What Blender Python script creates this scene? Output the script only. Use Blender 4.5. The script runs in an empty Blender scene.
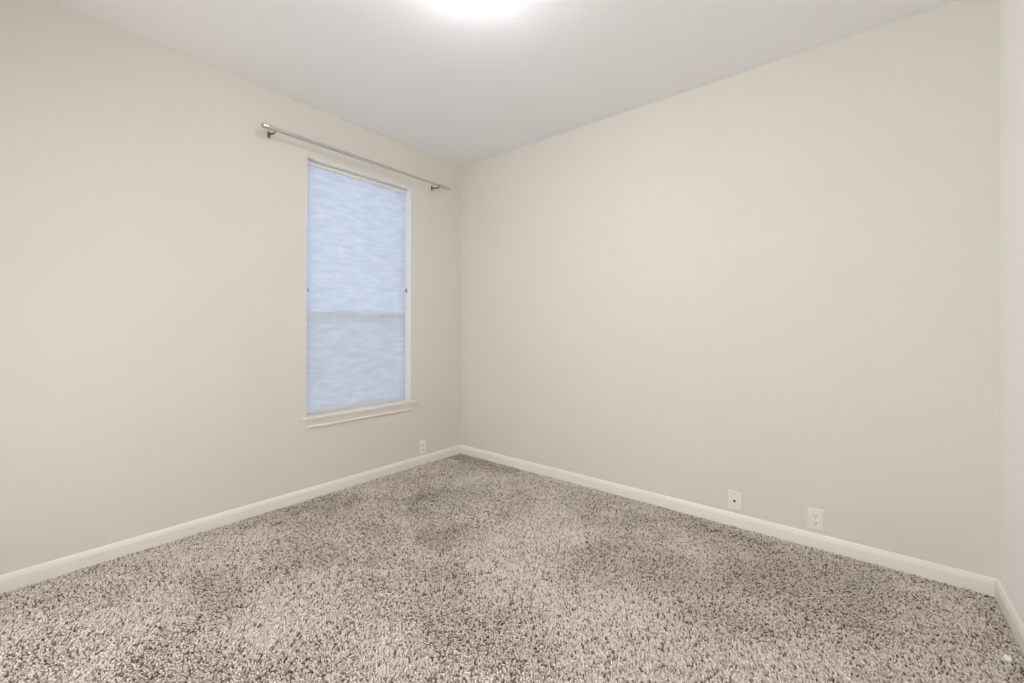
import bpy, bmesh, math
import numpy as np
from mathutils import Matrix, Vector

SC = bpy.context.scene
COL = SC.collection

# ------------------------------------------------------------------ camera
W, H = 3.45, 2.743            # room width along the blank wall, ceiling height
YF = -3.30                    # wall behind the camera
CAM = (2.981, -2.866, 1.198)
YAW, PITCH, ROLL = 0.6868, 0.0027, 0.0038
cd = bpy.data.cameras.new('camera')
cam = bpy.data.objects.new('camera', cd)
COL.objects.link(cam)
cd.sensor_fit = 'HORIZONTAL'
cd.sensor_width = 36.0
cd.lens = 36.0 * 428.54 / 1024
cd.shift_y = -14.04 / 1024
cd.clip_start = 0.02
f0 = Vector((-math.sin(YAW), math.cos(YAW), 0)); r0 = Vector((math.cos(YAW), math.sin(YAW), 0)); u0 = Vector((0, 0, 1))
fw = f0 * math.cos(PITCH) + u0 * math.sin(PITCH)
up = -f0 * math.sin(PITCH) + u0 * math.cos(PITCH)
rr = r0 * math.cos(ROLL) + up * math.sin(ROLL)
uu = -r0 * math.sin(ROLL) + up * math.cos(ROLL)
m = Matrix((rr, uu, -fw)).transposed().to_4x4()
m.translation = Vector(CAM)
cam.matrix_world = m
SC.camera = cam

# ------------------------------------------------------------------ world and exposure
SKY_STRENGTH = 4.5
LAMP_STRENGTH = 78.0
FILL_POWER = (15.2, 24.8)       # fill lights added in two made-up openings behind the viewer
wd = bpy.data.worlds.new('overcast_sky'); SC.world = wd
wd.use_nodes = True
bg = wd.node_tree.nodes['Background']
bg.inputs['Color'].default_value = (0.52, 0.69, 1.0, 1)
bg.inputs['Strength'].default_value = SKY_STRENGTH
vs = SC.view_settings
vs.view_transform = 'Standard'
vs.look = 'None'
vs.gamma = 1.0
vs.exposure = 0.0
vs.use_curve_mapping = False
for hx, hp in zip((0.90, 2.73), FILL_POWER):
    ha = bpy.data.lights.new('fill_light', 'AREA'); ha.shape = 'RECTANGLE'; ha.size = 0.85; ha.size_y = 1.9  # added fill, set just outside the opening and aimed into the room
    ha.energy = hp; ha.color = (1.0, 0.975, 0.955)
    ho = bpy.data.objects.new('fill_light', ha); COL.objects.link(ho)
    ho.location = (hx, YF - 0.18, 1.06); ho.rotation_euler = (math.radians(90), 0, 0)
SC.cycles.max_bounces = 16
SC.cycles.diffuse_bounces = 10
SC.cycles.transparent_max_bounces = 16


# ------------------------------------------------------------------ materials
LX, LY = 1.715, -1.590         # ceiling lamp position


def mat(name, color, rough=0.6, metal=0.0, spec=0.5):
    mt = bpy.data.materials.new(name); mt.use_nodes = True
    b = mt.node_tree.nodes['Principled BSDF']
    b.inputs['Base Color'].default_value = (*color, 1)
    b.inputs['Roughness'].default_value = rough
    b.inputs['Metallic'].default_value = metal
    b.inputs['Specular IOR Level'].default_value = spec
    return mt


def N(mt, kind, **props):
    n = mt.node_tree.nodes.new(kind)
    for k, v in props.items():
        setattr(n, k, v)
    return n


def L(mt, a, b):
    mt.node_tree.links.new(a, b)


def textured(name, color, scale, dist, rough=0.75, vary=0.02, spec=0.3):
    """Painted drywall: sprayed orange-peel bump and a faint roller mottle."""
    mt = mat(name, color, rough, 0, spec)
    b = mt.node_tree.nodes['Principled BSDF']
    tc = N(mt, 'ShaderNodeTexCoord')
    n1 = N(mt, 'ShaderNodeTexNoise'); n1.inputs['Scale'].default_value = scale; n1.inputs['Detail'].default_value = 3
    L(mt, tc.outputs['Object'], n1.inputs['Vector'])
    bp = N(mt, 'ShaderNodeBump'); bp.inputs['Strength'].default_value = 0.5; bp.inputs['Distance'].default_value = dist
    L(mt, n1.outputs['Fac'], bp.inputs['Height'])
    L(mt, bp.outputs['Normal'], b.inputs['Normal'])
    n2 = N(mt, 'ShaderNodeTexNoise'); n2.inputs['Scale'].default_value = 2.2; n2.inputs['Detail'].default_value = 4
    L(mt, tc.outputs['Object'], n2.inputs['Vector'])
    mx = N(mt, 'ShaderNodeMix', data_type='RGBA')
    mx.inputs[6].default_value = (*[c * (1 - vary) for c in color], 1)
    mx.inputs[7].default_value = (*[c * (1 + vary) for c in color], 1)
    L(mt, n2.outputs['Fac'], mx.inputs[0])
    L(mt, mx.outputs[2], b.inputs['Base Color'])
    return mt


M_WALL = textured('beige wall paint', (0.725, 0.70, 0.645), 130, 0.0012)
M_PALE = textured('pale right wall', (0.93, 0.93, 0.92), 130, 0.0012)  # right wall only, paler and more neutral than the beige walls
M_CEIL = textured('white ceiling paint', (0.84, 0.85, 0.875), 70, 0.0025)
M_TRIM = textured('white satin trim paint', (0.84, 0.82, 0.785), 25, 0.0004, 0.38, 0.01, 0.5)
M_VINYL = mat('white vinyl', (0.86, 0.88, 0.90), 0.35)
M_PLATE = mat('white outlet plastic', (0.84, 0.825, 0.80), 0.32)
M_SLOT = mat('dark slot', (0.03, 0.028, 0.026), 0.6)
M_STEEL = mat('brushed nickel', (0.62, 0.61, 0.60), 0.30, 1.0)
M_BRACKET = mat('dark bronze bracket', (0.20, 0.18, 0.16), 0.38, 0.9)
M_CLIP = mat('grey clip', (0.22, 0.21, 0.19), 0.45, 0.6)
M_HEAD = mat('cream headrail', (0.80, 0.785, 0.74), 0.4)
M_RUBBER = mat('white rubber', (0.85, 0.85, 0.84), 0.5)
M_SLAB = mat('grey slab', (0.35, 0.33, 0.31), 0.9)


def glass_mat():
    mt = bpy.data.materials.new('window glass'); mt.use_nodes = True
    nt = mt.node_tree; nt.nodes.remove(nt.nodes['Principled BSDF'])
    out = nt.nodes['Material Output']
    tr = N(mt, 'ShaderNodeBsdfTransparent'); tr.inputs['Color'].default_value = (0.95, 0.98, 0.97, 1)
    gl = N(mt, 'ShaderNodeBsdfGlossy'); gl.inputs['Roughness'].default_value = 0.02
    fr = N(mt, 'ShaderNodeFresnel'); fr.inputs['IOR'].default_value = 1.45
    mx = N(mt, 'ShaderNodeMixShader')
    L(mt, fr.outputs[0], mx.inputs[0]); L(mt, tr.outputs[0], mx.inputs[1]); L(mt, gl.outputs[0], mx.inputs[2])
    L(mt, mx.outputs[0], out.inputs['Surface'])
    return mt


def screen_mat():
    mt = bpy.data.materials.new('insect screen mesh'); mt.use_nodes = True
    nt = mt.node_tree; nt.nodes.remove(nt.nodes['Principled BSDF'])
    tr = N(mt, 'ShaderNodeBsdfTransparent')
    df = N(mt, 'ShaderNodeBsdfDiffuse'); df.inputs['Color'].default_value = (0.12, 0.12, 0.125, 1)
    mx = N(mt, 'ShaderNodeMixShader'); mx.inputs[0].default_value = 0.14
    L(mt, tr.outputs[0], mx.inputs[1]); L(mt, df.outputs[0], mx.inputs[2])
    L(mt, mx.outputs[0], nt.nodes['Material Output'].inputs['Surface'])
    return mt


def shade_mat():
    """Spun-fabric cellular shade: diffuse front, translucent, fibres running sideways."""
    mt = bpy.data.materials.new('translucent shade fabric'); mt.use_nodes = True
    nt = mt.node_tree; nt.nodes.remove(nt.nodes['Principled BSDF'])
    tc = N(mt, 'ShaderNodeTexCoord')
    mp = N(mt, 'ShaderNodeMapping'); mp.inputs['Scale'].default_value = (1.0, 7.0, 30.0)
    L(mt, tc.outputs['Object'], mp.inputs['Vector'])
    n = N(mt, 'ShaderNodeTexNoise'); n.inputs['Scale'].default_value = 1.0; n.inputs['Detail'].default_value = 5; n.inputs['Roughness'].default_value = 0.65
    L(mt, mp.outputs[0], n.inputs['Vector'])
    cr = N(mt, 'ShaderNodeValToRGB')
    cr.color_ramp.elements[0].position = 0.3; cr.color_ramp.elements[0].color = (0.72, 0.74, 0.77, 1)
    cr.color_ramp.elements[1].position = 0.72; cr.color_ramp.elements[1].color = (0.88, 0.89, 0.91, 1)
    L(mt, n.outputs['Fac'], cr.inputs[0])
    df = N(mt, 'ShaderNodeBsdfDiffuse'); tl = N(mt, 'ShaderNodeBsdfTranslucent')
    L(mt, cr.outputs[0], df.inputs['Color']); L(mt, cr.outputs[0], tl.inputs['Color'])
    mx = N(mt, 'ShaderNodeMixShader'); mx.inputs[0].default_value = 0.45
    L(mt, df.outputs[0], mx.inputs[1]); L(mt, tl.outputs[0], mx.inputs[2])
    L(mt, mx.outputs[0], nt.nodes['Material Output'].inputs['Surface'])
    return mt


def lamp_mat():
    mt = mat('lit frosted glass', (0.9, 0.88, 0.84), 0.5)
    b = mt.node_tree.nodes['Principled BSDF']
    b.inputs['Emission Color'].default_value = (0.96, 0.98, 1.0, 1)
    # the bulbs sit behind the middle of the bowl: the glass is brightest there and dims to the rim
    tc = N(mt, 'ShaderNodeTexCoord')
    mp = N(mt, 'ShaderNodeMapping'); mp.inputs['Location'].default_value = (-LX, -LY, 0); mp.inputs['Scale'].default_value = (1, 1, 0)
    L(mt, tc.outputs['Object'], mp.inputs['Vector'])
    ln = N(mt, 'ShaderNodeVectorMath', operation='LENGTH'); L(mt, mp.outputs[0], ln.inputs[0])
    mr = N(mt, 'ShaderNodeMapRange')
    for i, v in enumerate((0.0, 0.132, 1.35 * LAMP_STRENGTH, 0.75 * LAMP_STRENGTH)):
        mr.inputs[i + 1].default_value = v
    L(mt, ln.outputs['Value'], mr.inputs[0])
    L(mt, mr.outputs[0], b.inputs['Emission Strength'])
    return mt


def carpet_mat():
    """Yarn colour comes from one random number per tuft: light oatmeal with brown flecks."""
    mt = mat('speckled frieze yarn', (0.5, 0.45, 0.4), 0.95, 0, 0.1)
    b = mt.node_tree.nodes['Principled BSDF']
    at = N(mt, 'ShaderNodeAttribute'); at.attribute_name = 'yarn'
    cr = N(mt, 'ShaderNodeValToRGB'); e = cr.color_ramp.elements
    e[0].position = 0.0; e[0].color = (0.13, 0.098, 0.08, 1)
    e[1].position = 1.0; e[1].color = (0.86, 0.80, 0.73, 1)
    for p, c in ((0.15, (0.24, 0.19, 0.16)), (0.30, (0.54, 0.48, 0.432)), (0.65, (0.71, 0.652, 0.59))):
        q = e.new(p); q.color = (*c, 1)
    L(mt, at.outputs['Fac'], cr.inputs[0])
    L(mt, cr.outputs[0], b.inputs['Base Color'])
    return mt


M_GLASS, M_SCREEN, M_SHADE, M_LAMP, M_CARPET = glass_mat(), screen_mat(), shade_mat(), lamp_mat(), carpet_mat()


# ------------------------------------------------------------------ helpers
def box(bm, lo, hi, bevel=0.0, seg=2):
    lo, hi = Vector(lo), Vector(hi)
    r = bmesh.ops.create_cube(bm, size=1.0, matrix=Matrix.Translation((lo + hi) / 2) @ Matrix.Diagonal((*(hi - lo), 1)))
    if bevel:
        es = list({e for v in r['verts'] for e in v.link_edges})
        bmesh.ops.bevel(bm, geom=es, offset=bevel, segments=seg, affect='EDGES', profile=0.5)


def lathe(bm, prof, base, axis, n=32):
    """Revolve (radius, distance) pairs round axis from base."""
    a = Vector(axis).normalized()
    s = a.orthogonal().normalized(); t = a.cross(s)
    rings = []
    for r, d in prof:
        c = Vector(base) + a * d
        if r < 1e-6:
            rings.append([bm.verts.new(c)])
        else:
            rings.append([bm.verts.new(c + (s * math.cos(2 * math.pi * k / n) + t * math.sin(2 * math.pi * k / n)) * r) for k in range(n)])
    for p, q in zip(rings, rings[1:]):
        for k in range(n):
            k2 = (k + 1) % n
            if len(p) == 1 and len(q) == 1:
                continue
            if len(p) == 1:
                bm.faces.new((p[0], q[k], q[k2]))
            elif len(q) == 1:
                bm.faces.new((p[k], p[k2], q[0]))
            else:
                bm.faces.new((p[k], p[k2], q[k2], q[k]))
    for ring in (rings[0], rings[-1]):
        if len(ring) > 1:
            bm.faces.new(ring)


def tube(bm, pts, r, n=10):
    """Round bar swept along a list of points."""
    pts = [Vector(p) for p in pts]
    prev = None; rings = []
    for i, p in enumerate(pts):
        d = (pts[min(i + 1, len(pts) - 1)] - pts[max(i - 1, 0)]).normalized()
        if prev is None:
            s = d.orthogonal().normalized()
        else:
            s = (prev - d * prev.dot(d)).normalized()
        prev = s; t = d.cross(s)
        rings.append([bm.verts.new(p + (s * math.cos(2 * math.pi * k / n) + t * math.sin(2 * math.pi * k / n)) * r) for k in range(n)])
    for a, b in zip(rings, rings[1:]):
        for k in range(n):
            k2 = (k + 1) % n
            bm.faces.new((a[k], a[k2], b[k2], b[k]))
    bm.faces.new(rings[0]); bm.faces.new(rings[-1])


def obj(name, bm, material, parent=None, smooth=False, angle=35):
    bmesh.ops.recalc_face_normals(bm, faces=bm.faces)
    if smooth:
        for f in bm.faces:
            f.smooth = True
        for e in bm.edges:
            if len(e.link_faces) == 2 and e.calc_face_angle(0) > math.radians(angle):
                e.smooth = False
    me = bpy.data.meshes.new(name); bm.to_mesh(me); bm.free()
    me.materials.append(material)
    o = bpy.data.objects.new(name, me); COL.objects.link(o)
    if parent is not None:
        o.parent = parent
        o.matrix_parent_inverse = Matrix.Translation(parent.location).inverted()
    return o


def thing(name, label, cat, loc=(0, 0, 0), group=None):
    o = bpy.data.objects.new(name, None); COL.objects.link(o)
    o.location = loc; o.empty_display_size = 0.05
    o['label'] = label; o['category'] = cat
    if group:
        o['group'] = group
    return o


def struct(name, bm, material, label, cat, parent=None, **k):
    o = obj(name, bm, material, parent, **k)
    o['kind'] = 'structure'
    if parent is None:
        o['label'] = label; o['category'] = cat
    return o


# ------------------------------------------------------------------ room shell
WY0, WY1, WZ0, WZ1 = -1.476, -0.591, 0.574, 2.388      # window opening
T = 0.165
bm = bmesh.new(); box(bm, (-T, YF - 1.4, -0.12), (W + T, T, 0.0))
struct('floor', bm, M_SLAB, 'bare floor slab hidden under the speckled carpet', 'floor')
bm = bmesh.new(); box(bm, (-T, YF - 1.4, H), (W + T, T, H + 0.12))
struct('ceiling', bm, M_CEIL, 'flat white textured ceiling with a round lit lamp', 'ceiling')
bm = bmesh.new()
ys = (YF - T, WY0, WY1, 0.0); zs = (0.0, WZ0, WZ1, H)
gv = {}
for xi, x in enumerate((0.0, -T)):
    for yi, y in enumerate(ys):
        for zi, z in enumerate(zs):
            gv[xi, yi, zi] = bm.verts.new((x, y, z))
for xi in (0, 1):
    for yi in range(3):
        for zi in range(3):
            if (yi, zi) != (1, 1):
                bm.faces.new((gv[xi, yi, zi], gv[xi, yi + 1, zi], gv[xi, yi + 1, zi + 1], gv[xi, yi, zi + 1]))
for a, b in (((1, 1), (2, 1)), ((2, 1), (2, 2)), ((2, 2), (1, 2)), ((1, 2), (1, 1))):
    bm.faces.new((gv[0, a[0], a[1]], gv[0, b[0], b[1]], gv[1, b[0], b[1]], gv[1, a[0], a[1]]))
per = [(0, 0), (1, 0), (2, 0), (3, 0), (3, 1), (3, 2), (3, 3), (2, 3), (1, 3), (0, 3), (0, 2), (0, 1)]
for a, b in zip(per, per[1:] + per[:1]):
    bm.faces.new((gv[0, a[0], a[1]], gv[0, b[0], b[1]], gv[1, b[0], b[1]], gv[1, a[0], a[1]]))
struct('wall_left', bm, M_WALL, 'beige wall with the shaded window in it', 'wall')
bm = bmesh.new(); box(bm, (-T, 0.0, 0.0), (W + T, T, H))
struct('wall_back', bm, M_WALL, 'blank beige wall with two low white plates', 'wall')
bm = bmesh.new(); box(bm, (W, YF - T, 0.0), (W + T, 0.0, H))
struct('wall_right', bm, M_PALE, 'pale wall strip at the right edge, behind the door stop', 'wall')
FILL_OPENINGS, DZH = ((0.46, 1.34), (2.29, 3.17)), 2.06          # two openings added in the unseen front wall to let fill light in
HY = YF - 1.3
bm = bmesh.new()
xs = [0.0] + [x for d in FILL_OPENINGS for x in d] + [W]
for xa, xb in zip(xs[0::2], xs[1::2]):
    box(bm, (xa, YF - 0.12, 0.0), (xb, YF, H))
for xa, xb in FILL_OPENINGS:
    box(bm, (xa, YF - 0.12, DZH), (xb, YF, H))
struct('wall_front', bm, M_WALL, 'beige wall behind the viewer with two openings added for fill light', 'wall')
bm = bmesh.new()
box(bm, (0.0, HY - 0.1, 0.0), (W, HY, H)); box(bm, (-0.1, HY - 0.1, 0.0), (0.0, YF - T, H)); box(bm, (W, HY - 0.1, 0.0), (W + 0.1, YF - T, H))
struct('wall_fill_box', bm, M_WALL, 'beige box walls added beyond the fill light openings behind the viewer', 'wall')  # unseen box added round the fill lights so sky light stays out
for i, (xa, xb) in enumerate(FILL_OPENINGS):  # casings dress the added openings
    bm = bmesh.new()
    for ya, yb in ((YF, YF + 0.016), (YF - 0.136, YF - 0.12)):
        box(bm, (xa - 0.06, ya, 0.0), (xa, yb, DZH + 0.06), 0.003); box(bm, (xb, ya, 0.0), (xb + 0.06, yb, DZH + 0.06), 0.003); box(bm, (xa, ya, DZH), (xb, yb, DZH + 0.06), 0.003)
    struct('trim_%d' % (i + 1), bm, M_TRIM, ('white casing of the added opening nearer the window wall, behind the viewer', 'white casing of the added opening nearer the door stop, behind the viewer')[i], 'door casing')

# baseboards: one moulded profile (distance from wall, height)
BP = [(0.0, 0.0), (0.0145, 0.0), (0.0145, 0.062), (0.0135, 0.066), (0.0135, 0.069), (0.0115, 0.071),
      (0.0108, 0.076), (0.0085, 0.081), (0.0055, 0.0845), (0.004, 0.0875), (0.0, 0.0875)]


def baseboard(name, p0, p1, inward, label):
    """Mitred run between two room corners."""
    bm = bmesh.new()
    p0, p1, n = Vector((*p0, 0)), Vector((*p1, 0)), Vector((*inward, 0))
    d = (p1 - p0).normalized(); ends = []
    for p, s in ((p0, 1), (p1, -1)):
        ends.append([bm.verts.new(p + n * a + d * s * a + Vector((0, 0, z))) for a, z in BP])
    k = len(BP)
    for i in range(k):
        j = (i + 1) % k
        bm.faces.new((ends[0][i], ends[0][j], ends[1][j], ends[1][i]))
    bm.faces.new(ends[0]); bm.faces.new(ends[1])
    struct(name, bm, M_TRIM, label, 'baseboard')


baseboard('baseboard_left', (0, YF), (0, 0), (1, 0), 'white baseboard under the window wall')
baseboard('baseboard_back', (0, 0), (W, 0), (0, -1), 'white baseboard along the blank wall below the plates')
baseboard('baseboard_right', (W, 0), (W, YF), (-1, 0), 'short white baseboard run at the right edge, holding the door stop')
baseboard('baseboard_front', (FILL_OPENINGS[1][0] - 0.06, YF), (FILL_OPENINGS[0][1] + 0.06, YF), (0, 1), 'white baseboard behind the viewer')

# ------------------------------------------------------------------ window_1: liner, frame, sashes, panes, screen, sill
bm = bmesh.new()
lt = 0.003
for lo, hi in (((-T, WY0, WZ0), (0.0, WY0 + lt, WZ1)), ((-T, WY1 - lt, WZ0), (0.0, WY1, WZ1)),
               ((-T, WY0 + lt, WZ1 - lt), (0.0, WY1 - lt, WZ1)), ((-T, WY0 + lt, WZ0), (0.0, WY1 - lt, WZ0 + lt))):
    box(bm, lo, hi)
win = struct('window_1', bm, M_VINYL, 'tall white single-hung window behind the drawn shade', 'window')


def ring(bm, x0, x1, y0, y1, z0, z1, w, bev=0.002):
    """Rectangular frame of bar width w."""
    box(bm, (x0, y0, z0), (x1, y0 + w, z1), bev); box(bm, (x0, y1 - w, z0), (x1, y1, z1), bev)
    box(bm, (x0, y0 + w, z0), (x1, y1 - w, z0 + w), bev); box(bm, (x0, y0 + w, z1 - w), (x1, y1 - w, z1), bev)


y0, y1, z0, z1 = WY0 + lt, WY1 - lt, WZ0 + lt, WZ1 - lt
RAIL = 1.292
bm = bmesh.new(); ring(bm, -0.158, -0.088, y0, y1, z0, z1, 0.008)
struct('window_frame', bm, M_VINYL, '', '', win)
bm = bmesh.new(); ring(bm, -0.148, -0.122, y0 + 0.009, y1 - 0.009, RAIL - 0.022, z1 - 0.010, 0.024)
us = struct('upper_sash', bm, M_VINYL, '', '', win)
bm = bmesh.new(); box(bm, (-0.137, y0 + 0.030, RAIL), (-0.133, y1 - 0.030, z1 - 0.030))
struct('pane', bm, M_GLASS, '', '', us)
bm = bmesh.new(); ring(bm, -0.120, -0.094, y0 + 0.009, y1 - 0.009, z0 + 0.010, RAIL + 0.022, 0.026)
ls = struct('lower_sash', bm, M_VINYL, '', '', win)
bm = bmesh.new(); box(bm, (-0.109, y0 + 0.030, z0 + 0.030), (-0.105, y1 - 0.030, RAIL))
struct('pane', bm, M_GLASS, '', '', ls)
bm = bmesh.new(); box(bm, (-0.146, y0 + 0.009, z0 + 0.010), (-0.145, y1 - 0.009, RAIL - 0.024))
struct('insect_screen', bm, M_SCREEN, '', '', win)

# stool and moulded apron with mitred returns; profile is (projection, height)
SP = [(0.0, WZ0 + lt + 0.004), (0.030, WZ0 + lt + 0.004), (0.0345, WZ0 + lt + 0.001), (0.036, WZ0 + lt - 0.005), (0.0345, WZ0 - 0.006), (0.030, WZ0 - 0.010), (0.0, WZ0 - 0.010)]
AP = [(0.0, WZ0 - 0.010), (0.0285, WZ0 - 0.010), (0.0285, WZ0 - 0.015), (0.023, WZ0 - 0.024), (0.0165, WZ0 - 0.038),
      (0.0115, WZ0 - 0.051), (0.010, WZ0 - 0.057), (0.0145, WZ0 - 0.058), (0.0145, WZ0 - 0.069), (0.0115, WZ0 - 0.074), (0.0, WZ0 - 0.074)]


def returned(name, prof, label=None):
    bm = bmesh.new(); A = []; B = []
    for d, z in prof:
        A.append(bm.verts.new((d, WY0 + 0.006 - d, z))); B.append(bm.verts.new((d, WY1 + 0.018 + d, z)))
    A0 = [bm.verts.new((0.0, v.co.y, v.co.z)) for v in A]; B0 = [bm.verts.new((0.0, v.co.y, v.co.z)) for v in B]
    for i in range(len(prof) - 1):
        bm.faces.new((A[i], A[i + 1], B[i + 1], B[i]))
        bm.faces.new((A0[i], A0[i + 1], A[i + 1], A[i]))
        bm.faces.new((B[i], B[i + 1], B0[i + 1], B0[i]))
        bm.faces.new((A0[i], A0[i + 1], B0[i + 1], B0[i]))
    bmesh.ops.remove_doubles(bm, verts=bm.verts, dist=1e-6)
    return struct(name, bm, M_TRIM, '', '', win)


sill = returned('window_sill', SP)
bm = bmesh.new(); bm.from_mesh(sill.data)
box(bm, (-0.088, y0, z0), (0.002, y1, z0 + 0.004))
bm.to_mesh(sill.data); bm.free()
returned('apron', AP)

# ------------------------------------------------------------------ cellular shade
sh = thing('cellular_shade', 'pale blue-white translucent cellular shade drawn down over the window', 'window shade', (-0.07, (WY0 + WY1) / 2, z1))
SX, SW0, SW1 = -0.070, y0 + 0.006, y1 - 0.006
ZT, ZB = z1 - 0.032, z0 + 0.0175
bm = bmesh.new(); box(bm, (SX - 0.016, SW0 - 0.003, z1 - 0.032), (SX + 0.018, SW1 + 0.003, z1 - 0.004), 0.003)
hr = obj('headrail', bm, M_HEAD, sh)
bm = bmesh.new()
box(bm, (SX + 0.0182, SW0, z1 - 0.019), (SX + 0.0205, SW1, z1 - 0.0165), 0.0006)
obj('trim_bead', bm, M_HEAD, hr)
bm = bmesh.new()
PIT = 0.0127
nc = int(round((ZT - ZB) / PIT)); pit = (ZT - ZB) / nc
for side in (1, -1):
    prev = None
    for i in range(nc * 4 + 1):
        z = ZT - i * pit / 4
        ph = (i % 4) / 4
        amp = (0.5 - 0.5 * math.cos(2 * math.pi * ph)) ** 0.6
        x = SX + side * (0.0035 + 0.0012 * amp)
        a, b = bm.verts.new((x, SW0, z)), bm.verts.new((x, SW1, z))
        if prev:
            bm.faces.new((prev[0], prev[1], b, a))
        prev = (a, b)
fb = obj('fabric', bm, M_SHADE, sh, smooth=True, angle=80)
bm = bmesh.new(); box(bm, (SX - 0.011, SW0, ZB - 0.012), (SX + 0.010, SW1, ZB), 0.003)
obj('bottom_rail', bm, mat('grey white rail', (0.70, 0.71, 0.73), 0.5), sh)

# ------------------------------------------------------------------ little clips on the window sides
def clip(y, s, x, z, label):
    t = thing('window_clip', label, 'clip', (x, y, z), 'clips on the window sides')
    bm = bmesh.new(); box(bm, (x - 0.006, min(y, y + s * 0.003), z - 0.017), (x + 0.006, max(y, y + s * 0.003), z + 0.017), 0.001)
    obj('base', bm, M_CLIP, t)
    bm = bmesh.new()
    pts = [(x, y + s * 0.002, z + 0.010), (x + 0.001, y + s * 0.009, z + 0.010), (x + 0.001, y + s * 0.013, z + 0.005), (x + 0.001, y + s * 0.013, z - 0.012)]
    tube(bm, pts, 0.0028)
    obj('hook', bm, M_CLIP, t, smooth=True)


clip(y0, 1, -0.010, 1.463, 'tiny grey clip on the window side nearer the bare wall end, above the middle rail')
clip(y1, -1, -0.052, 1.521, 'tiny grey clip on the white window jamb nearer the room corner')

# ------------------------------------------------------------------ curtain rod
RX, RZ, RY0, RY1 = 0.100, 2.4540, -1.800, -0.252
rod = thing('curtain_rod', 'brushed nickel curtain rod with capped ends mounted above the window', 'curtain rod', (0.0, -1.02, RZ))
bm = bmesh.new(); lathe(bm, [(0.0125, 0), (0.0125, 0.80), (0.0122, 0.803), (0.0108, 0.804)], (RX, RY0 + 0.06, RZ), (0, 1, 0), 28)
obj('outer_tube', bm, M_STEEL, rod, smooth=True)
bm = bmesh.new(); lathe(bm, [(0.0105, 0), (0.0105, RY1 - RY0 - 0.9)], (RX, RY0 + 0.84, RZ), (0, 1, 0), 28)
obj('inner_tube', bm, M_STEEL, rod, smooth=True)
for yb, s in ((RY0 + 0.066, -1), (RY1 - 0.066, 1)):
    bm = bmesh.new()
    lathe(bm, [(0.0, -0.004), (0.0125, -0.004), (0.0160, 0.001), (0.0165, 0.004), (0.0165, 0.060), (0.0155, 0.0645), (0.0125, 0.066), (0.0, 0.066)], (RX, yb, RZ), (0, s, 0), 28)
    fn = obj('finial', bm, M_STEEL, rod, smooth=True)
    bm = bmesh.new()
    lathe(bm, [(0.0130, -0.016), (0.0172, -0.014), (0.0178, -0.009), (0.0172, -0.004), (0.0130, -0.002)], (RX, yb, RZ), (0, s, 0), 28)
    obj('collar', bm, M_STEEL, fn, smooth=True)
for yb in (-1.724, -0.368):
    bm = bmesh.new()
    box(bm, (0.0, yb - 0.008, RZ - 0.030), (0.004, yb + 0.008, RZ + 0.016), 0.0012)
    br = obj('bracket', bm, M_BRACKET, rod)
    bm = bmesh.new()
    tube(bm, [(0.003, yb, RZ - 0.008), (0.03, yb, RZ - 0.010), (0.06, yb, RZ - 0.017), (0.08, yb, RZ - 0.0190), (RX, yb, RZ - 0.0175)], 0.0055, 12)
    obj('arm', bm, M_BRACKET, br, smooth=True)
    bm = bmesh.new()
    cp = [(RX + 0.0155 * math.cos(a), yb, RZ + 0.0155 * math.sin(a)) for a in np.linspace(math.radians(-200), math.radians(20), 20)]
    tube(bm, cp, 0.0018, 8)
    obj('cradle', bm, M_BRACKET, br, smooth=True)
    for dz in (-0.024, 0.010):
        bm = bmesh.new()
        lathe(bm, [(0.0, 0.0022), (0.003, 0.002), (0.0038, 0.0)], (0.004, yb, RZ + dz), (1, 0, 0), 14)
        obj('screw', bm, M_STEEL, br, smooth=True)

# ------------------------------------------------------------------ wall plates: built in local axes (u along wall, v up, w out of the wall)
def placed(o, origin, u, w):
    """Turn a mesh drawn in (u, v, w) into its wall position."""
    u, w = Vector(u), Vector(w); v = Vector((0, 0, 1))
    mm = Matrix((u, v, w)).transposed().to_4x4(); mm.translation = Vector(origin)
    o.data.transform(mm)
    o.data.flip_normals() if mm.determinant() < 0 else None


def plate(bm, pw, ph):
    r = []
    for d, ins in ((-0.0030, 0.0), (0.0025, 0.0), (0.0050, 0.0018), (0.0060, 0.005)):
        r.append([bm.verts.new((sx * (pw / 2 - ins), sy * (ph / 2 - ins), d)) for sx, sy in ((-1, -1), (1, -1), (1, 1), (-1, 1))])
    for a, b in zip(r, r[1:]):
        for k in range(4):
            bm.faces.new((a[k], a[(k + 1) % 4], b[(k + 1) % 4], b[k]))
    bm.faces.new(r[-1]); bm.faces.new(r[0])


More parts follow.
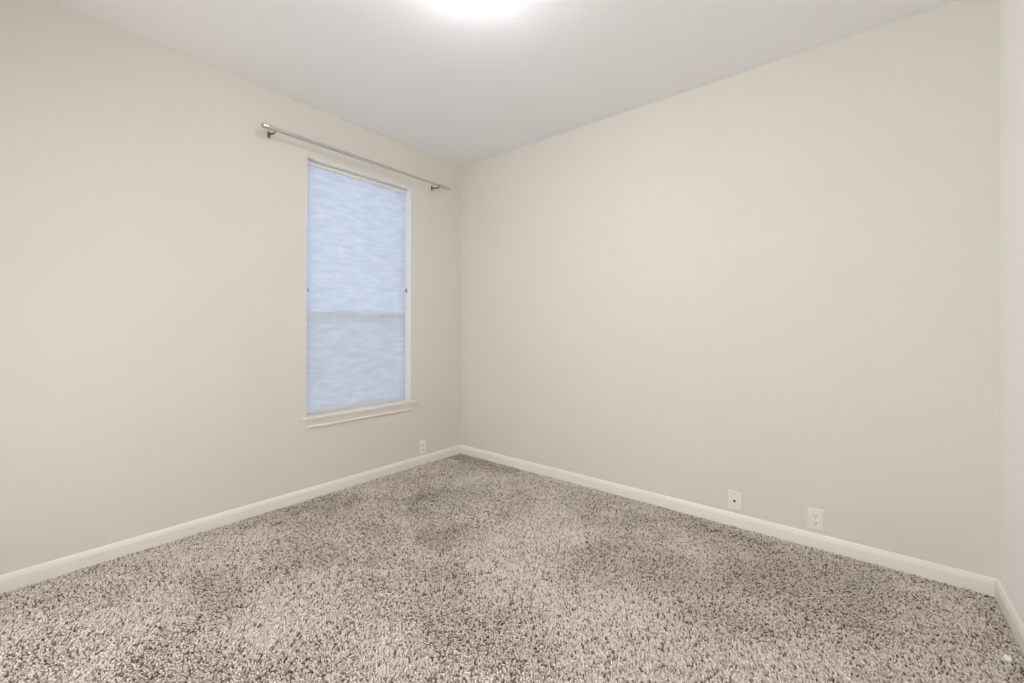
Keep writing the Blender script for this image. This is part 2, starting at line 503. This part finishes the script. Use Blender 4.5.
def outlet(label, origin, u, w):
    t = thing('power_outlet', label, 'outlet', origin, 'power outlets')

    def put(name, bm, material, parent, **k):
        o = obj(name, bm, material, None, **k)
        placed(o, origin, u, w)
        o.parent = parent
        o.matrix_parent_inverse = Matrix.Translation(t.location).inverted() if parent is t else Matrix.Identity(4)
        return o
    bm = bmesh.new(); plate(bm, 0.072, 0.116); put('plate', bm, M_PLATE, t)
    for cz in (0.0195, -0.0195):
        bm = bmesh.new()
        n = 32; ring0 = []; ring1 = []; ring2 = []
        for k in range(n):
            a = 2 * math.pi * k / n
            px = 0.0172 * math.cos(a); pz = max(-0.0142, min(0.0142, 0.0172 * math.sin(a)))
            ring0.append(bm.verts.new((px, cz + pz, 0.0055))); ring1.append(bm.verts.new((px, cz + pz, 0.0078))); ring2.append(bm.verts.new((px * .95, cz + pz * .95, 0.0086)))
        for p, q in ((ring0, ring1), (ring1, ring2)):
            for k in range(n):
                bm.faces.new((p[k], p[(k + 1) % n], q[(k + 1) % n], q[k]))
        bm.faces.new(ring2); bm.faces.new(ring0)
        rc = put('receptacle', bm, M_PLATE, t)
        for sx, hh in ((-0.0064, 0.0044), (0.0064, 0.0036)):
            bm = bmesh.new(); box(bm, (sx - 0.0013, cz + 0.0035 - hh, 0.0080), (sx + 0.0013, cz + 0.0035 + hh, 0.0089))
            put('slot', bm, M_SLOT, rc)
        bm = bmesh.new(); lathe(bm, [(0.0030, 0.0), (0.0030, 0.0009)], (0.0, cz - 0.0078, 0.0080), (0, 0, 1), 16)
        put('ground_hole', bm, M_SLOT, rc)
    bm = bmesh.new(); lathe(bm, [(0.0034, 0.0), (0.0030, 0.0012), (0.0, 0.0015)], (0, 0, 0.0058), (0, 0, 1), 16)
    put('screw', bm, M_PLATE, t, smooth=True)
    return t


outlet('white duplex power outlet on the blank wall, nearer the door stop than the cable plate', (2.781, -0.003, 0.165), (1, 0, 0), (0, -1, 0))
outlet('white duplex power outlet low on the window wall, between the sill and the room corner', (0.003, -0.462, 0.160), (0, 1, 0), (1, 0, 0))

O = (2.3805, -0.003, 0.1625)
t = thing('cable_plate', 'white wall plate with one dark cable jack, low on the blank wall', 'wall plate', O)


def cput(name, bm, material, parent, **k):
    o = obj(name, bm, material, None, **k)
    placed(o, O, (1, 0, 0), (0, -1, 0))
    o.parent = parent
    o.matrix_parent_inverse = Matrix.Translation(Vector(O)).inverted() if parent is t else Matrix.Identity(4)
    return o


bm = bmesh.new(); plate(bm, 0.073, 0.112); cput('plate', bm, M_PLATE, t)
bm = bmesh.new(); lathe(bm, [(0.0072, 0.0), (0.0072, 0.0025), (0.0048, 0.0028), (0.0048, 0.0085), (0.0040, 0.0090), (0.0, 0.0088)], (0, 0, 0.0058), (0, 0, 1), 24)
jk = cput('jack', bm, mat('dark jack metal', (0.06, 0.055, 0.05), 0.45, 0.6), t, smooth=True)
for sz in (0.042, -0.042):
    bm = bmesh.new(); lathe(bm, [(0.0036, 0.0), (0.0030, 0.0012), (0.0, 0.0015)], (0, sz, 0.0058), (0, 0, 1), 16)
    cput('screw', bm, mat('plate screw', (0.6, 0.59, 0.56), 0.4, 0.5), t, smooth=True)

# ------------------------------------------------------------------ spring door stop on the right baseboard
DY, DZ = -0.604, 0.050
XB = W - 0.0145
t = thing('door_stop', 'spring door stop with a white rubber tip, screwed to the baseboard at the right edge', 'door stop', (XB, DY, DZ))
bm = bmesh.new(); lathe(bm, [(0.011, 0.0), (0.011, 0.003), (0.0075, 0.006), (0.0055, 0.010), (0.0, 0.010)], (XB, DY, DZ), (-1, 0, 0), 24)
obj('base', bm, M_STEEL, t, smooth=True)
bm = bmesh.new()
turns, ln = 22, 0.050
tube(bm, [(XB - 0.008 - ln * k / (turns * 12), DY + 0.0034 * math.cos(2 * math.pi * k / 12), DZ + 0.0034 * math.sin(2 * math.pi * k / 12)) for k in range(turns * 12 + 1)], 0.0011, 6)
obj('spring', bm, M_STEEL, t, smooth=True, angle=80)
bm = bmesh.new(); lathe(bm, [(0.0, 0.054), (0.0060, 0.054), (0.0078, 0.056), (0.0092, 0.060), (0.0095, 0.067), (0.0085, 0.071), (0.0060, 0.0735), (0.0, 0.0742)], (XB, DY, DZ), (-1, 0, 0), 24)
o = obj('rubber_tip', bm, M_RUBBER, t, smooth=True); o['label'] = 'white rubber tip'

# ------------------------------------------------------------------ ceiling lamp
lamp = thing('ceiling_light', 'round lit flush-mount ceiling light at the top edge of the view', 'ceiling light', (LX, LY, H))
bm = bmesh.new(); lathe(bm, [(0.0, 0.0), (0.130, 0.0), (0.135, 0.005), (0.139, 0.050), (0.140, 0.060), (0.138, 0.062), (0.135, 0.060), (0.134, 0.032), (0.0, 0.028)], (LX, LY, H), (0, 0, -1), 64)
obj('pan', bm, mat('white enamel', (0.85, 0.84, 0.82), 0.4), lamp, smooth=True)
bm = bmesh.new()
lathe(bm, [(0.132, 0.040)] + [(0.132 * math.cos(a), 0.058 + 0.080 * math.sin(a)) for a in np.linspace(0.02, math.pi / 2 - 1e-9, 18)], (LX, LY, H), (0, 0, -1), 64)
o = obj('glass_bowl', bm, M_LAMP, lamp, smooth=True); o['label'] = 'glowing frosted glass bowl'

# ------------------------------------------------------------------ carpet: woven backing and a tuft for every yarn end
rng = np.random.default_rng(7)


def smooth_noise(x, y, cell, seed):
    """Value noise on a grid of the given cell size, range about -1..1."""
    g = np.random.default_rng(seed).uniform(-1, 1, (64, 64)) if cell > 0.08 else np.random.default_rng(seed).uniform(-1, 1, (512, 512))
    n = g.shape[0]
    u, v = x / cell + 7.3, -y / cell + 3.1
    i, j = np.floor(u).astype(int), np.floor(v).astype(int)
    a, b = u - i, v - j
    a, b = a * a * (3 - 2 * a), b * b * (3 - 2 * b)
    i0, j0, i1, j1 = i % n, j % n, (i + 1) % n, (j + 1) % n
    return (g[i0, j0] * (1 - a) + g[i1, j0] * a) * (1 - b) + (g[i0, j1] * (1 - a) + g[i1, j1] * a) * b


SPC = 0.0070
gx = np.arange(0.0175, W - 0.0170, SPC); gy = np.arange(YF + 0.02, -0.0170, SPC)
X, Y = np.meshgrid(gx, gy, indexing='ij')
X = X + SPC * 0.5 * (np.arange(X.shape[1]) % 2)[None, :]
X, Y = X.ravel(), Y.ravel()
X = np.clip(X + rng.normal(0, SPC * 0.30, X.size), 0.0175, W - 0.0175); Y = np.clip(Y + rng.normal(0, SPC * 0.30, X.size), YF + 0.0175, -0.0175)
# tufts only on the side the room is seen from (the strip behind the viewer keeps the bare backing)
dx, dy = X - CAM[0], Y - CAM[1]
keep = (dx * -math.sin(YAW) + dy * math.cos(YAW)) > 0.75
X, Y = X[keep], Y[keep]
n = X.size
trod = 0.6 * smooth_noise(X, Y, 0.42, 3) + 0.5 * smooth_noise(X, Y, 0.16, 4) + 0.25 * smooth_noise(X, Y, 0.09, 9)      # footprints: which way the pile lies
clump = smooth_noise(X, Y, 0.013, 5)
hgt = 0.0115 + 0.0032 * clump - 0.0030 * np.clip(trod, 0, 1) + rng.normal(0, 0.0012, n)
lean_a = rng.uniform(0, 2 * np.pi, n)
lx = 0.0032 * np.cos(lean_a) + 0.0080 * trod
ly = 0.0032 * np.sin(lean_a) - 0.0110 * trod
inner = np.minimum(np.minimum(X - 0.0145, W - 0.0145 - X), -0.0145 - Y)
lim = np.clip(inner / 0.014, 0.15, 1)
lx *= lim; ly *= lim
rad = 0.0035 + rng.uniform(-0.0005, 0.0007, n)
yarn = np.clip(rng.beta(1.15, 0.95, n) + 0.15 * clump - 0.10 * trod, 0, 1).astype(np.float32)
tw = rng.uniform(0, 2 * np.pi, n)
S = 5
levels = ((0.0, 0.0, 0.85), (0.45, 0.30, 1.0), (0.82, 0.75, 0.95))
V = np.zeros((n, 3 * S + 1, 3), np.float32)
for li, (hz, hl, rs) in enumerate(levels):
    for k in range(S):
        a = tw + 2 * np.pi * k / S + 0.8 * li
        V[:, li * S + k, 0] = X + lx * hl + rad * rs * np.cos(a)
        V[:, li * S + k, 1] = Y + ly * hl + rad * rs * np.sin(a)
        V[:, li * S + k, 2] = 0.0015 + hgt * hz
V[:, 3 * S, 0] = X + lx; V[:, 3 * S, 1] = Y + ly; V[:, 3 * S, 2] = 0.0015 + hgt
V[:, :, 0] = np.clip(V[:, :, 0], 0.0148, W - 0.0148); V[:, :, 1] = np.minimum(V[:, :, 1], -0.0148)
quads = np.array([(l * S + k, l * S + (k + 1) % S, (l + 1) * S + (k + 1) % S, (l + 1) * S + k) for l in range(2) for k in range(S)], np.int32)
tris = np.array([(2 * S + k, 2 * S + (k + 1) % S, 3 * S) for k in range(S)], np.int32)
nv = 3 * S + 1
off = (np.arange(n, dtype=np.int32) * nv)[:, None, None]
loops = np.concatenate([(quads[None] + off).reshape(n, -1), (tris[None] + off).reshape(n, -1)], axis=1)
sizes = np.concatenate([np.full(len(quads), 4, np.int32), np.full(len(tris), 3, np.int32)])
bk = np.array([(0.0145, YF + 0.0145, 0.0025), (W - 0.0145, YF + 0.0145, 0.0025), (W - 0.0145, -0.0145, 0.0025), (0.0145, -0.0145, 0.0025)], np.float32)
me = bpy.data.meshes.new('carpet')
allv = np.concatenate([V.reshape(-1, 3), bk]); alll = np.concatenate([loops.ravel(), np.array([0, 1, 2, 3], np.int32) + n * nv])
alls = np.concatenate([np.tile(sizes, n), [4]]).astype(np.int32)
me.vertices.add(len(allv)); me.vertices.foreach_set('co', allv.ravel())
me.loops.add(len(alll)); me.loops.foreach_set('vertex_index', alll.astype(np.int32))
me.polygons.add(len(alls)); me.polygons.foreach_set('loop_start', np.concatenate([[0], np.cumsum(alls)[:-1]]).astype(np.int32))
at = me.attributes.new('yarn', 'FLOAT', 'POINT')
at.data.foreach_set('value', np.concatenate([np.repeat(yarn, nv), np.full(4, 0.35, np.float32)]).astype(np.float32))
me.update(calc_edges=True)
me.polygons.foreach_set('use_smooth', np.ones(len(alls), bool))
me.materials.append(M_CARPET)
co = bpy.data.objects.new('carpet', me); COL.objects.link(co)
co['label'] = 'speckled oatmeal and brown shaggy wall-to-wall carpet'; co['category'] = 'carpet'; co['kind'] = 'stuff'
